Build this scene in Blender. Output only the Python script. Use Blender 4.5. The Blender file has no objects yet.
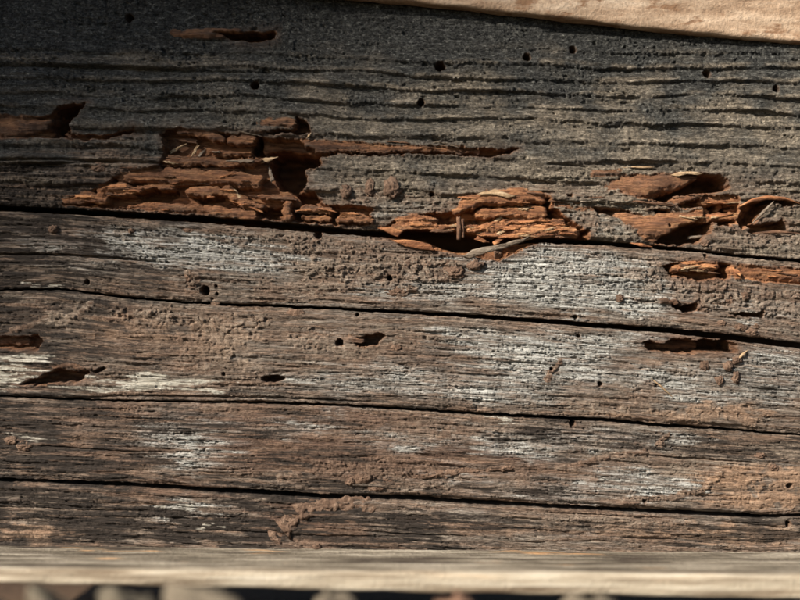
import bpy, math, random
import numpy as np
from mathutils import Vector

# ------------------------------------------------------------------ units
# one unit of the layout below is 0.3 mm; x to the right, y down, h out of the wood
S = 0.0003
DIST = 900.0
def W(x, y, h):
    return ((x - 400.0) * S, -h * S, (300.0 - y) * S)

scene = bpy.context.scene
# ------------------------------------------------------------------ camera
cam_d = bpy.data.cameras.new('camera')
cam = bpy.data.objects.new('camera', cam_d)
scene.collection.objects.link(cam)
cam.location = (0, -DIST * S, 0)
cam.rotation_euler = (math.radians(90), 0, 0)
cam_d.sensor_width = 36.0
cam_d.lens = 36.0 * DIST / 800.0
cam_d.clip_start = 0.01
cam_d.clip_end = 50
cam_d.dof.use_dof = True
cam_d.dof.focus_distance = (DIST + 3) * S
cam_d.dof.aperture_fstop = 2.6
scene.camera = cam
# ------------------------------------------------------------------ sky and sun
to_sun = Vector((-0.62, -0.52, 0.50)).normalized()
world = bpy.data.worlds.new('World'); scene.world = world
world.use_nodes = True
nt = world.node_tree; nt.nodes.clear()
sky = nt.nodes.new('ShaderNodeTexSky'); sky.sky_type = 'NISHITA'; sky.sun_disc = False
sky.sun_elevation = math.asin(to_sun.z)
sky.sun_rotation = math.atan2(to_sun.x, to_sun.y)
bg = nt.nodes.new('ShaderNodeBackground'); bg.inputs['Strength'].default_value = 0.05
wo = nt.nodes.new('ShaderNodeOutputWorld')
nt.links.new(sky.outputs[0], bg.inputs[0]); nt.links.new(bg.outputs[0], wo.inputs[0])
sun_d = bpy.data.lights.new('sun', 'SUN'); sun_d.energy = 5.0; sun_d.angle = math.radians(1.2)
sun_d.color = (1.0, 0.92, 0.81)
sun = bpy.data.objects.new('sun', sun_d); scene.collection.objects.link(sun)
sun.rotation_euler = to_sun.to_track_quat('Z', 'Y').to_euler()
sun.location = to_sun * 2
vs = scene.view_settings
vs.view_transform = 'Standard'; vs.look = 'None'; vs.gamma = 1; vs.use_curve_mapping = False
vs.exposure = 1.05

# ------------------------------------------------------------------ numpy noise
TAB = np.random.default_rng(77).random(65536).astype(np.float32) * np.float32(2 * math.pi)
TC, TS = np.cos(TAB), np.sin(TAB)
def gnoise(x, y, seed=0):
    x = np.asarray(x, np.float32); y = np.asarray(y, np.float32); x, y = np.broadcast_arrays(x, y)
    ix = np.floor(x); iy = np.floor(y); fx = x - ix; fy = y - iy
    ux = fx * fx * fx * (fx * (fx * 6 - 15) + 10); uy = fy * fy * fy * (fy * (fy * 6 - 15) + 10)
    jx = ix.astype(np.int32).view(np.uint32); jy = iy.astype(np.int32).view(np.uint32)
    sd = np.uint32((seed * 2654435761) & 0xFFFFFFFF)
    def g(dx, dy):
        h = (jx + np.uint32(dx)) * np.uint32(374761393) + (jy + np.uint32(dy)) * np.uint32(668265263) + sd
        h ^= h >> np.uint32(13); h *= np.uint32(1274126177); h ^= h >> np.uint32(16); h &= np.uint32(65535)
        return TC[h] * (fx - dx) + TS[h] * (fy - dy)
    a = g(0, 0); a = a + (g(1, 0) - a) * ux
    c = g(0, 1); c = c + (g(1, 1) - c) * ux
    return ((a + (c - a) * uy) * 1.5).astype(np.float64)
def fbm(x, y, seed=0, o=3, gain=0.5):
    r = 0; amp = 1.0; f = 1.0
    for i in range(o):
        r = r + amp * gnoise(x * f, y * f, seed + i * 17); amp *= gain; f *= 2.03
    return r
def sstep(a, b, x):
    t = np.clip((x - a) / (b - a), 0, 1); return t * t * (3 - 2 * t)
def mix(a, b, t): return a + (b - a) * t

# ------------------------------------------------------------------ materials
def new_mat(name):
    m = bpy.data.materials.new(name); m.use_nodes = True
    n = m.node_tree; n.nodes.clear()
    out = n.nodes.new('ShaderNodeOutputMaterial'); p = n.nodes.new('ShaderNodeBsdfPrincipled')
    n.links.new(p.outputs[0], out.inputs[0]); p.inputs['Roughness'].default_value = 0.88
    p.inputs['Specular IOR Level'].default_value = 0.25
    return m, n, p
def nd(n, t, **k):
    o = n.nodes.new(t)
    for a, v in k.items(): setattr(o, a, v)
    return o
def attr(n, name):
    return nd(n, 'ShaderNodeAttribute', attribute_name=name)
def noise(n, vec, scale, detail=4, rough=0.6, off=(0, 0, 0)):
    mp = nd(n, 'ShaderNodeMapping'); mp.inputs['Scale'].default_value = scale; mp.inputs['Location'].default_value = off
    n.links.new(vec, mp.inputs['Vector'])
    t = nd(n, 'ShaderNodeTexNoise'); t.inputs['Scale'].default_value = 1; t.inputs['Detail'].default_value = detail
    t.inputs['Roughness'].default_value = rough
    n.links.new(mp.outputs[0], t.inputs['Vector'])
    return t.outputs[0]
def ramp(n, fac, stops):
    r = nd(n, 'ShaderNodeValToRGB'); e = r.color_ramp.elements
    while len(e) < len(stops): e.new(0.5)
    for el, (p, c) in zip(e, stops):
        el.position = p; el.color = (c[0], c[1], c[2], 1) if hasattr(c, '__len__') else (c, c, c, 1)
    n.links.new(fac, r.inputs[0]); return r.outputs[0]
def mixc(n, fac, a, b, mode='MIX'):
    m = nd(n, 'ShaderNodeMix', data_type='RGBA', blend_type=mode)
    for sock, v in ((m.inputs[0], fac), (m.inputs[6], a), (m.inputs[7], b)):
        if isinstance(v, (int, float)): sock.default_value = v
        elif isinstance(v, tuple): sock.default_value = (v[0], v[1], v[2], 1)
        else: n.links.new(v, sock)
    return m.outputs[2]
def mth(n, op, a, b=None, clamp=False):
    m = nd(n, 'ShaderNodeMath', operation=op, use_clamp=clamp)
    for sock, v in ((m.inputs[0], a), (m.inputs[1], b)):
        if v is None: continue
        if isinstance(v, (int, float)): sock.default_value = v
        else: n.links.new(v, sock)
    return m.outputs[0]
def bump(n, p, h, dist, strength=1.0):
    b = nd(n, 'ShaderNodeBump'); b.inputs['Strength'].default_value = strength; b.inputs['Distance'].default_value = dist
    n.links.new(h, b.inputs['Height']); n.links.new(b.outputs[0], p.inputs['Normal'])

def orange_color(n, vec):
    a = noise(n, vec, (0.02, 0.16, 0.16), 5, 0.65, (3, 1, 2))
    c = ramp(n, a, [(0.30, (0.055, 0.025, 0.014)), (0.44, (0.135, 0.062, 0.032)), (0.56, (0.25, 0.113, 0.052)), (0.72, (0.46, 0.235, 0.108))])
    b = noise(n, vec, (0.25, 0.5, 0.5), 3, 0.6, (9, 4, 1))
    dz = noise(n, vec, (0.05, 0.08, 0.08), 5, 0.7, (5, 2, 8))
    c = mixc(n, ramp(n, dz, [(0.48, 0.0), (0.68, 0.45)]), c, ramp(n, b, [(0.3, (0.10, 0.072, 0.052)), (0.7, (0.25, 0.19, 0.14))]))
    return mixc(n, 0.55, c, ramp(n, b, [(0.3, 0.35), (0.62, 1.0)]), 'MULTIPLY')

def weathered_wood():
    m, n, p = new_mat('weathered_wood')
    g = attr(n, 'grain').outputs['Vector']; px = attr(n, 'place').outputs['Vector']
    A = {k: attr(n, k).outputs['Fac'] for k in ('mud', 'char', 'orange', 'pale', 'tan', 'dark', 'sand', 'white', 'red', 'fresh')}
    s1 = noise(n, g, (0.014, 0.30, 1), 6, 0.68)
    s2 = noise(n, g, (0.03, 1.1, 1), 5, 0.7, (7, 3, 0))
    s3 = noise(n, px, (0.02, 0.03, 1), 5, 0.65, (1, 5, 0))
    base = ramp(n, s1, [(0.30, (0.035, 0.026, 0.020)), (0.43, (0.105, 0.079, 0.061)), (0.54, (0.205, 0.165, 0.130)), (0.70, (0.38, 0.335, 0.28))])
    base = mixc(n, mth(n, 'MULTIPLY', ramp(n, s3, [(0.35, 0.0), (0.7, 1.0)]), 0.5), base, ramp(n, s2, [(0.35, (0.06, 0.052, 0.046)), (0.65, (0.20, 0.185, 0.165))]))
    fl = noise(n, g, (0.10, 0.85, 1), 5, 0.75, (2, 6, 0))
    base = mixc(n, 0.75, base, ramp(n, fl, [(0.33, 0.50), (0.50, 1.0), (0.66, 1.45)]), 'MULTIPLY')
    base = mixc(n, ramp(n, noise(n, px, (0.03, 0.05, 1), 6, 0.75, (8, 8, 0)), [(0.48, 0.0), (0.60, 0.55)]), base, ramp(n, fl, [(0.35, (0.15, 0.116, 0.088)), (0.65, (0.35, 0.285, 0.22))]))
    # reddish stain
    base = mixc(n, A['red'], base, ramp(n, s2, [(0.3, (0.045, 0.024, 0.017)), (0.7, (0.17, 0.096, 0.066))]))
    wf = noise(n, g, (0.010, 0.09, 1), 6, 0.75, (5, 9, 0))
    base = mixc(n, ramp(n, wf, [(0.40, 0.0), (0.58, 0.8)]), base, ramp(n, fl, [(0.32, (0.070, 0.041, 0.027)), (0.52, (0.19, 0.118, 0.078)), (0.68, (0.33, 0.225, 0.155))]))
    silver = ramp(n, s2, [(0.30, (0.20, 0.186, 0.162)), (0.43, (0.37, 0.36, 0.328)), (0.68, (0.54, 0.54, 0.505))])
    hl = mth(n, 'ABSOLUTE', mth(n, 'SUBTRACT', noise(n, g, (0.018, 0.62, 1), 3, 0.6, (11, 2, 0)), 0.5))
    h2 = mth(n, 'ABSOLUTE', mth(n, 'SUBTRACT', noise(n, g, (0.030, 0.35, 1), 3, 0.6, (4, 12, 0)), 0.5))
    lines = mth(n, 'MAXIMUM', ramp(n, hl, [(0.0, 1.0), (0.020, 0.0)]), ramp(n, h2, [(0.0, 1.0), (0.013, 0.0)]))
    silver = mixc(n, mth(n, 'MULTIPLY', lines, 0.85), silver, (0.055, 0.044, 0.035))
    base = mixc(n, mth(n, 'MULTIPLY', lines, 0.6), base, (0.035, 0.025, 0.018))
    base = mixc(n, A['pale'], base, silver)
    base = mixc(n, A['dark'], base, ramp(n, s2, [(0.35, (0.012, 0.0095, 0.008)), (0.7, (0.064, 0.048, 0.037))]))
    # dark, tarry top of the beam
    cn = noise(n, px, (0.10, 0.20, 1), 7, 0.82, (2, 8, 0))
    sp = noise(n, px, (0.30, 0.42, 1), 3, 0.7, (3, 7, 0))
    ch = ramp(n, cn, [(0.34, (0.011, 0.011, 0.0105)), (0.50, (0.036, 0.036, 0.033)), (0.60, (0.085, 0.084, 0.075)), (0.70, (0.24, 0.236, 0.21))])
    ch = mixc(n, 0.9, ch, ramp(n, sp, [(0.34, 0.25), (0.50, 1.0), (0.64, 2.6)]), 'MULTIPLY')
    base = mixc(n, A['char'], base, ch)
    tanc = ramp(n, noise(n, px, (0.09, 0.20, 1), 7, 0.8, (4, 4, 0)), [(0.33, (0.040, 0.034, 0.026)), (0.50, (0.150, 0.124, 0.092)), (0.66, (0.40, 0.34, 0.26))])
    tanc = mixc(n, 0.7, tanc, ramp(n, sp, [(0.34, 0.35), (0.50, 1.0), (0.64, 1.8)]), 'MULTIPLY')
    base = mixc(n, A['tan'], base, tanc)
    # dried mud
    mn = noise(n, px, (0.08, 0.12, 1), 7, 0.8, (6, 1, 0)); ml = noise(n, px, (0.012, 0.016, 1), 3, 0.5, (3, 3, 0))
    mudc = ramp(n, mn, [(0.32, (0.090, 0.068, 0.050)), (0.48, (0.225, 0.175, 0.132)), (0.66, (0.43, 0.355, 0.28))])
    mudr = ramp(n, mn, [(0.32, (0.055, 0.033, 0.023)), (0.5, (0.145, 0.090, 0.062)), (0.68, (0.30, 0.205, 0.145))])
    mudc = mixc(n, ramp(n, ml, [(0.42, 0.0), (0.58, 1.0)]), mudc, mudr)
    mudc = mixc(n, A['red'], mudc, mudr)
    mudc = mixc(n, A['sand'], mudc, ramp(n, mn, [(0.32, (0.17, 0.102, 0.062)), (0.5, (0.33, 0.208, 0.132)), (0.7, (0.52, 0.365, 0.25))]))
    base = mixc(n, A['mud'], base, mudc)
    oc = orange_color(n, px)
    on = noise(n, px, (0.04, 0.22, 0.3), 6, 0.7, (1, 9, 3))
    oc = mixc(n, mth(n, 'MULTIPLY', A['fresh'], 0.85), oc, ramp(n, on, [(0.32, (0.085, 0.036, 0.018)), (0.45, (0.25, 0.103, 0.047)), (0.56, (0.45, 0.205, 0.09)), (0.70, (0.64, 0.37, 0.18))]))
    base = mixc(n, A['orange'], base, oc)
    base = mixc(n, A['white'], base, ramp(n, s2, [(0.35, (0.20, 0.17, 0.13)), (0.47, (0.44, 0.41, 0.34)), (0.65, (0.70, 0.67, 0.59))]))
    n.links.new(base, p.inputs['Base Color'])
    # fine relief only
    hb = mth(n, 'ADD', mth(n, 'SUBTRACT', mth(n, 'MULTIPLY', s2, 0.5), mth(n, 'MULTIPLY', lines, 0.5)), noise(n, px, (0.7, 0.9, 1), 4, 0.7, (1, 1, 1)))
    bump(n, p, hb, 1.5 * S, 1.0)
    r = mixc(n, A['char'], (0.9, 0.9, 0.9), ramp(n, noise(n, px, (0.5, 0.5, 1), 2), [(0.38, 0.22), (0.6, 0.75)]))
    r = mixc(n, A['orange'], r, (0.58, 0.58, 0.58))
    n.links.new(r, p.inputs['Roughness'])
    return m

def simple_grain(name, stops, scale, bumpd=1.0, rough=0.88, speck=None, front=None):
    m, n, p = new_mat(name)
    tc = nd(n, 'ShaderNodeTexCoord'); mp = nd(n, 'ShaderNodeMapping')
    mp.inputs['Scale'].default_value = (1 / S, 1 / S, 1 / S)
    n.links.new(tc.outputs['Object'], mp.inputs['Vector']); v = mp.outputs[0]
    a = noise(n, v, scale, 6, 0.65)
    c = ramp(n, a, stops)
    b = noise(n, v, (0.25, 0.25, 0.25), 5, 0.7, (4, 7, 1))
    c = mixc(n, 0.6, c, ramp(n, b, [(0.3, 0.45), (0.6, 1.0)]), 'MULTIPLY')
    if speck: c = mixc(n, ramp(n, noise(n, v, speck[1], 4, 0.6, (8, 2, 5)), [(speck[2], 0.0), (speck[2] + 0.08, 1.0)]), c, speck[0])
    if front:  # paler front edge: its sunlit brightness is painted into the worn wood colour
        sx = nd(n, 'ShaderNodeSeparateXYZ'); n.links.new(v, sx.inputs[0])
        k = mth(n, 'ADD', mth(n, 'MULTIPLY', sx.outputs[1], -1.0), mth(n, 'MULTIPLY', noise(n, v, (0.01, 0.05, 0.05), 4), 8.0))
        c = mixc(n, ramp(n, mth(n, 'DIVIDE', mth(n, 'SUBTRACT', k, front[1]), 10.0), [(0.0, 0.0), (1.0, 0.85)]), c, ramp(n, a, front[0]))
    n.links.new(c, p.inputs['Base Color'])
    bump(n, p, mth(n, 'ADD', a, b), bumpd * S * 2, 0.9); p.inputs['Roughness'].default_value = rough
    return m

M = {}
M['wood'] = weathered_wood()
M['orange'] = simple_grain('fresh_orange_wood', [(0.32, (0.085, 0.036, 0.018)), (0.45, (0.25, 0.103, 0.047)), (0.57, (0.45, 0.205, 0.09)), (0.72, (0.64, 0.37, 0.18))], (0.025, 0.2, 0.2))
M['brown'] = simple_grain('dull_brown_wood', [(0.30, (0.050, 0.028, 0.018)), (0.5, (0.13, 0.068, 0.040)), (0.72, (0.24, 0.135, 0.08))], (0.03, 0.2, 0.2))
M['pale'] = simple_grain('pale_splinter_wood', [(0.30, (0.18, 0.11, 0.06)), (0.5, (0.38, 0.26, 0.15)), (0.7, (0.60, 0.46, 0.30))], (0.03, 0.3, 0.3))
M['flake'] = simple_grain('grey_brown_flake', [(0.30, (0.10, 0.073, 0.052)), (0.5, (0.20, 0.155, 0.115)), (0.7, (0.33, 0.28, 0.22))], (0.03, 0.3, 0.3))
M['mud'] = simple_grain('dried_mud', [(0.30, (0.095, 0.057, 0.038)), (0.5, (0.19, 0.118, 0.08)), (0.7, (0.29, 0.195, 0.135))], (0.13, 0.13, 0.13), 3.0)
M['board'] = simple_grain('sunlit_board', [(0.3, (0.223, 0.136, 0.082)), (0.44, (0.407, 0.276, 0.179)), (0.57, (0.563, 0.412, 0.286)), (0.72, (0.698, 0.553, 0.407))], (0.014, 0.06, 0.06), 1.0, 0.9, ((0.26, 0.15, 0.085), (0.03, 0.07, 0.07), 0.57))
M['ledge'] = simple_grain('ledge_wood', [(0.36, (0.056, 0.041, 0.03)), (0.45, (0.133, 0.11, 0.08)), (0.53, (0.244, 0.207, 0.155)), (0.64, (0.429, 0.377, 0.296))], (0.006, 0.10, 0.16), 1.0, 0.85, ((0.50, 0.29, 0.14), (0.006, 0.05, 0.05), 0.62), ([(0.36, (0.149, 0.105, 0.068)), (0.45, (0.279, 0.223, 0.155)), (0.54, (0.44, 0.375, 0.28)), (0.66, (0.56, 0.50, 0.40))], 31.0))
M['core'] = simple_grain('core_wood', [(0.30, (0.05, 0.026, 0.016)), (0.7, (0.14, 0.07, 0.04))], (0.02, 0.2, 0.2))
M['soil'] = simple_grain('dark_soil', [(0.30, (0.040, 0.024, 0.013)), (0.7, (0.11, 0.066, 0.038))], (0.1, 0.1, 0.1), 2)
M['stick'] = simple_grain('pale_stick', [(0.30, (0.08, 0.066, 0.046)), (0.7, (0.19, 0.16, 0.115))], (0.03, 0.1, 0.1))
M['stone_pink'] = simple_grain('pinkish_stone', [(0.30, (0.17, 0.09, 0.055)), (0.7, (0.30, 0.175, 0.115))], (0.06, 0.06, 0.06))
M['stone'] = simple_grain('pale_stone', [(0.30, (0.10, 0.08, 0.055)), (0.7, (0.20, 0.165, 0.12))], (0.06, 0.06, 0.06))

# ------------------------------------------------------------------ object helpers
C = scene.collection
def link(name, me, mat, parent=None, label=None, cat=None, kind=None, group=None):
    o = bpy.data.objects.new(name, me); C.objects.link(o)
    if mat and not me.materials: me.materials.append(mat)
    if parent: o.parent = parent
    for k, v in (('label', label), ('category', cat), ('kind', kind), ('group', group)):
        if v: o[k] = v
    return o
def mesh(name, verts, faces, smooth=True):
    me = bpy.data.meshes.new(name)
    v = np.asarray(verts, np.float64)
    me.vertices.add(len(v)); me.vertices.foreach_set('co', v.ravel().astype(np.float32))
    if isinstance(faces, np.ndarray):
        nf, k = faces.shape
        me.loops.add(nf * k); me.polygons.add(nf)
        me.loops.foreach_set('vertex_index', faces.ravel().astype(np.int32))
        me.polygons.foreach_set('loop_start', np.arange(0, nf * k, k, dtype=np.int32))
        me.polygons.foreach_set('loop_total', np.full(nf, k, np.int32))
    else:
        ls = [len(f) for f in faces]
        me.loops.add(sum(ls)); me.polygons.add(len(faces))
        me.loops.foreach_set('vertex_index', np.concatenate([np.asarray(f) for f in faces]).astype(np.int32))
        me.polygons.foreach_set('loop_start', np.concatenate([[0], np.cumsum(ls)[:-1]]).astype(np.int32))
        me.polygons.foreach_set('loop_total', np.asarray(ls, np.int32))
    me.update(calc_edges=True)
    if smooth: me.polygons.foreach_set('use_smooth', np.ones(len(me.polygons), bool))
    return me
def px2w(P):
    P = np.asarray(P, float)
    return np.stack([(P[:, 0] - 400) * S, -P[:, 2] * S, (300 - P[:, 1]) * S], 1)

def curve(pts):
    pts = np.asarray(pts, float)
    return lambda x: np.interp(x, pts[:, 0], pts[:, 1])

# ================================================================== THE BEAM
# drying checks: centre line and half-width
C1 = curve([(-60, 205), (0, 208), (60, 211), (120, 214.5), (200, 219), (260, 224), (320, 229), (380, 234), (580, 241.5), (640, 246), (700, 251), (740, 256), (800, 261), (860, 265)])
W1 = curve([(-60, 2.5), (0, 2.6), (150, 3.2), (300, 4), (375, 3.2), (580, 2.8), (650, 2.2), (720, 1.7), (860, 1.4)])
C2 = curve([(-60, 291), (0, 290), (60, 289), (90, 293), (130, 298), (190, 303), (270, 306), (340, 309), (400, 312), (470, 316), (540, 321), (600, 326), (660, 330), (720, 336), (800, 346), (860, 351)])
W2 = curve([(-60, .8), (0, .9), (130, 1.2), (300, 1.3), (420, 1.7), (560, 2.2), (700, 2.9), (860, 3.3)])
C3 = curve([(-60, 394), (0, 396), (60, 399), (130, 401), (200, 402), (270, 403), (350, 406), (420, 410), (480, 414), (540, 417), (600, 420), (650, 425), (700, 428), (800, 435), (860, 438)])
W3 = curve([(-60, 1.0), (60, 1.1), (150, 0.8), (300, 1.3), (450, 1.5), (640, 1.9), (740, 1.3), (860, .9)])
C4 = curve([(-60, 478), (0, 480), (60, 482), (130, 485), (200, 490), (260, 493), (330, 497), (400, 499), (470, 503), (540, 506), (600, 509), (680, 513), (760, 517), (800, 516), (860, 519)])
W4 = curve([(-60, 1.8), (0, 1.9), (200, 2.6), (400, 2.7), (600, 2.2), (720, 2.4), (790, 1.8), (860, 2.0)])
up1 = curve([(-60, 0), (370, 0), (388, -2), (420, -3), (445, -4), (466, -2), (480, 1), (520, 2), (560, 0), (860, 0)])
dn1 = curve([(-60, 0), (378, 0), (398, 0), (424, 1), (434, 5), (446, 10), (458, 12), (472, 10), (490, 5), (510, 1), (535, 0), (860, 0)])

STEP = 0.80
X0, X1 = -45.0, 845.0
cols = int((X1 - X0) / STEP); xs = np.linspace(X0, X1, cols)
def jit(x, s, a=0.8): return a * fbm(x * 0.12, x * 0 + 3.3, s, 3) + 0.6 * a * gnoise(x * 0.018, x * 0 + .7, s + 5)
bounds = [
    (xs * 0 - 60, C1(xs) - W1(xs) + up1(xs) + jit(xs, 11)),
    (C1(xs) + W1(xs) + dn1(xs) + jit(xs, 12), C2(xs) - W2(xs) + jit(xs, 13, .5)),
    (C2(xs) + W2(xs) + jit(xs, 13, .5) + jit(xs, 14, .35), C3(xs) - W3(xs) + jit(xs, 15, .6)),
    (C3(xs) + W3(xs) + jit(xs, 15, .6) + jit(xs, 16, .35), C4(xs) - W4(xs) + jit(xs, 17, .7)),
    (C4(xs) + W4(xs) + jit(xs, 18, .7), xs * 0 + 580),
]
XX, YY, GG, ED, SH = [], [], [], [], []
shapes = []
for k, (t, b) in enumerate(bounds):
    r = max(40, int(np.mean(b - t) / STEP))
    v = np.linspace(0, 1, r)[:, None]
    y = t[None, :] + v * (b - t)[None, :]
    XX.append(np.repeat(xs[None, :], r, 0).ravel()); YY.append(y.ravel())
    tl, bl = t - 0.0, b - 0.0
    t0 = [t, C1(xs), C2(xs), C3(xs), C4(xs)][k]; b0 = [b, C2(xs), C3(xs), C4(xs), C4(xs) + 75][k]
    GG.append((k * 137.0 + (y - t0[None, :]) / (b0 - t0)[None, :] * np.mean(b0 - t0) + np.mean(t0)).ravel())
    dt = y - t[None, :]; db = b[None, :] - y
    if k == 0: dt = dt + 99
    if k == 4: db = db + 99
    ED.append(np.minimum(dt, db).ravel()); shapes.append((r, cols))
    SH.append(np.full(r * cols, k))
X = np.concatenate(XX); Y = np.concatenate(YY); G = np.concatenate(GG); E = np.concatenate(ED); K = np.concatenate(SH)
N = len(X)
for_top = K == 0
# strip one's grain follows its own slightly sloped rings
G[for_top] = Y[for_top] - 0.028 * (X[for_top] - 400) - 3 * gnoise(X[for_top] * .006, Y[for_top] * .01, 3)

# ---- masks -------------------------------------------------------
wx = X + 10 * fbm(X * .03, Y * .05, 21, 4) + 38 * fbm(X * .004, G * .22, 25, 3, .6) ; wy = Y + 6 * fbm(X * .03, Y * .05, 31, 4)
def ell(cx, cy, rx, ry, soft=0.5, tilt=0.0, ux=None, uy=None):
    ux = wx if ux is None else ux; uy = wy if uy is None else uy
    dx = ux - cx; dy = uy - cy - tilt * dx
    d = np.sqrt((dx / rx) ** 2 + (dy / ry) ** 2)
    return 1 - sstep(1 - soft, 1 + soft * .4, d)
def blobs(L, soft=.5):
    r = np.zeros(N)
    for b in L:
        amt = b[4] if len(b) > 4 else 1.0
        r = np.maximum(r, amt * ell(b[0], b[1], b[2], b[3], soft, b[5] if len(b) > 5 else 0.05))
    return r

streak = fbm(X * .016, G * .22, 41, 4, .6)
fine = fbm(X * .05, G * .55, 51, 3, .6)
patch = fbm(X * .02, Y * .03, 61, 4)

pale = blobs([(170, 248, 120, 22, .9), (250, 262, 60, 16, .7), (570, 280, 120, 34, 1.0), (520, 262, 60, 22, .9), (620, 300, 70, 20, .9),
              (100, 262, 60, 12, .5), (420, 290, 60, 14, .5), (30, 238, 70, 18, .45),
              (550, 362, 90, 34, .75), (700, 385, 110, 22, .6), (770, 370, 60, 26, .6), (500, 395, 60, 16, .6), (420, 380, 80, 22, .45),
              (340, 385, 80, 14, .45), (190, 440, 46, 38, .62), (530, 445, 70, 16, .7), (665, 442, 34, 12, .75), (640, 485, 80, 18, .68),
              (300, 425, 40, 12, .5), (190, 512, 30, 14, .9), (585, 440, 60, 14, .6), (560, 490, 60, 14, .4), (400, 440, 60, 14, .4),
              (480, 340, 70, 12, .55), (620, 340, 40, 10, .6), (770, 310, 50, 14, .45), (600, 222, 36, 14, .75), (390, 210, 60, 14, .45), (460, 480, 60, 12, .3),
              (780, 235, 60, 14, .3), (60, 170, 60, 8, .25)])
fine2 = fbm(X * .022, G * .85, 55, 3, .65)
pp = pale * (0.95 + .6 * streak + .45 * fine + .25 * patch)
pale = np.clip(.70 * pp + .40 * sstep(.30, .66, pp + .40 * fine2 * sstep(.05, .35, pp)) * (.55 + .45 * sstep(-.4, .2, patch + fine2)) + .15 * sstep(.25, .6, streak + fine2 * .6), 0, 1)
white = blobs([(4, 370, 44, 19, 1.7), (150, 383, 72, 10, 1.25, .02), (95, 386, 30, 6, .9), (40, 286, 10, 3, .8), (505, 421, 6, 4, 1), (30, 437, 26, 9, .45),
               (193, 508, 22, 4, .75), (205, 529, 14, 3, .8), (20, 358, 16, 6, .6)], .6)
nx_ = X + 7 * fine2 + 6 * patch; ny_ = Y + 4 * patch
white = np.maximum(white, 1.15 * ell(2, 371, 30, 16, .6, 0, nx_, ny_)); white = np.maximum(white, 1.2 * ell(507, 421, 7, 4.5, .5, 0, X + 2 * fine2, Y))
white = sstep(.35, .8, white * (0.72 + .9 * streak + .7 * fine))
red = blobs([(200, 415, 170, 16, .8), (330, 455, 220, 28, .9), (330, 420, 120, 16, .8), (450, 460, 140, 24, .8), (110, 460, 60, 24, .8), (160, 490, 70, 16, .8), (310, 520, 70, 30, .9),
             (60, 435, 100, 30, .5), (560, 495, 60, 18, .5), (340, 540, 70, 10, .8), (440, 360, 80, 24, .4), (80, 240, 60, 20, .5), (150, 345, 90, 25, .35), (590, 470, 60, 14, .5), (710, 175, 60, 20, .4)])
sand = blobs([(772, 488, 74, 26, 1.6), (720, 408, 90, 14, .75), (660, 415, 90, 8, .7), (700, 540, 160, 10, .8), (740, 528, 60, 10, .9), (30, 535, 60, 12, .9), (600, 535, 120, 14, .5), (140, 330, 60, 14, .5), (230, 340, 60, 30, .35), (30, 440, 40, 16, .5),(690,355,50,10,.3)])
mud = blobs([(320, 255, 50, 26, 1), (390, 272, 60, 20, 1), (440, 262, 40, 20, .9), (300, 285, 90, 16, .8), (280, 240, 60, 18, .9), (350, 240, 40, 14, .7), (700, 290, 80, 24, 1), (740, 268, 90, 16, 1),
             (670, 262, 60, 16, 1), (650, 285, 26, 26, .8), (780, 300, 50, 24, .9), (100, 320, 120, 20, .85), (230, 345, 110, 42, .8), (150, 345, 120, 22, .75), (60, 312, 60, 14, .7),
             (330, 350, 100, 30, .7), (400, 335, 70, 16, .7), (450, 365, 60, 18, .55), (600, 390, 90, 12, .6), (680, 412, 130, 12, 1), (560, 405, 120, 8, .7), (700, 365, 60, 14, .65),
             (220, 412, 160, 12, .7), (400, 428, 160, 16, .75), (350, 462, 160, 22, .8), (130, 462, 46, 22, .85), (450, 475, 120, 18, .7), (100, 420, 60, 14, .5), (600, 450, 90, 16, .65),
             (590, 480, 50, 14, .7), (700, 468, 90, 14, .7), (772, 488, 76, 27, 1.8), (780, 450, 40, 16, .9), (180, 495, 120, 9, .6), (320, 505, 60, 6, .5), (620, 525, 170, 14, .7), (750, 535, 120, 16, .8), (30, 535, 60, 12, 1),
             (480, 525, 120, 14, .5), (340, 542, 90, 8, .9), (200, 535, 40, 8, .3), (780, 235, 80, 20, .85), (740, 242, 60, 8, .9), (600, 225, 50, 18, .85), (440, 205, 90, 14, .8), (560, 190, 60, 12, .7), (360, 195, 60, 16, .7),
             (110, 170, 60, 20, .55), (50, 190, 70, 14, .5), (300, 240, 40, 10, .8), (90, 232, 60, 14, .6), (170, 300, 60, 14, .6), (570, 230, 50, 12, .7)], .6)
sp_ = ell(768, 490, 46, 22, .5, 0, X + 9 * patch + 4 * fine2, Y + 6 * patch + 3 * fine)
sand = np.maximum(sand, sp_); mud = np.maximum(mud, 1.1 * sp_)
mudraw = mud * (.80 + .6 * patch + .5 * fbm(X * .07, Y * .10, 71, 4, .65)) + .25 * fbm(X * .012, Y * .03, 75, 4)
mud = sstep(.30, .80, mudraw) * .78
crust = sstep(.48, .72, mudraw + .30 * fbm(X * .16, Y * .2, 77, 3, .6)) * (K > 0) + .6 * sstep(.48, .72, mudraw) * (K == 0)
thick = blobs([(370, 262, 120, 40), (280, 240, 60, 20), (725, 288, 110, 42), (755, 240, 90, 18), (600, 225, 50, 18), (180, 318, 170, 20), (250, 345, 100, 30, .8), (772, 490, 60, 26), (690, 412, 120, 10), (330, 470, 150, 22, .6), (35, 535, 60, 12), (740, 535, 110, 14, .8)], .7)
crust = np.clip(crust, 0, 1) * (.2 + 1.0 * thick) * (1 - .55 * np.clip(sand, 0, 1))
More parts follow.
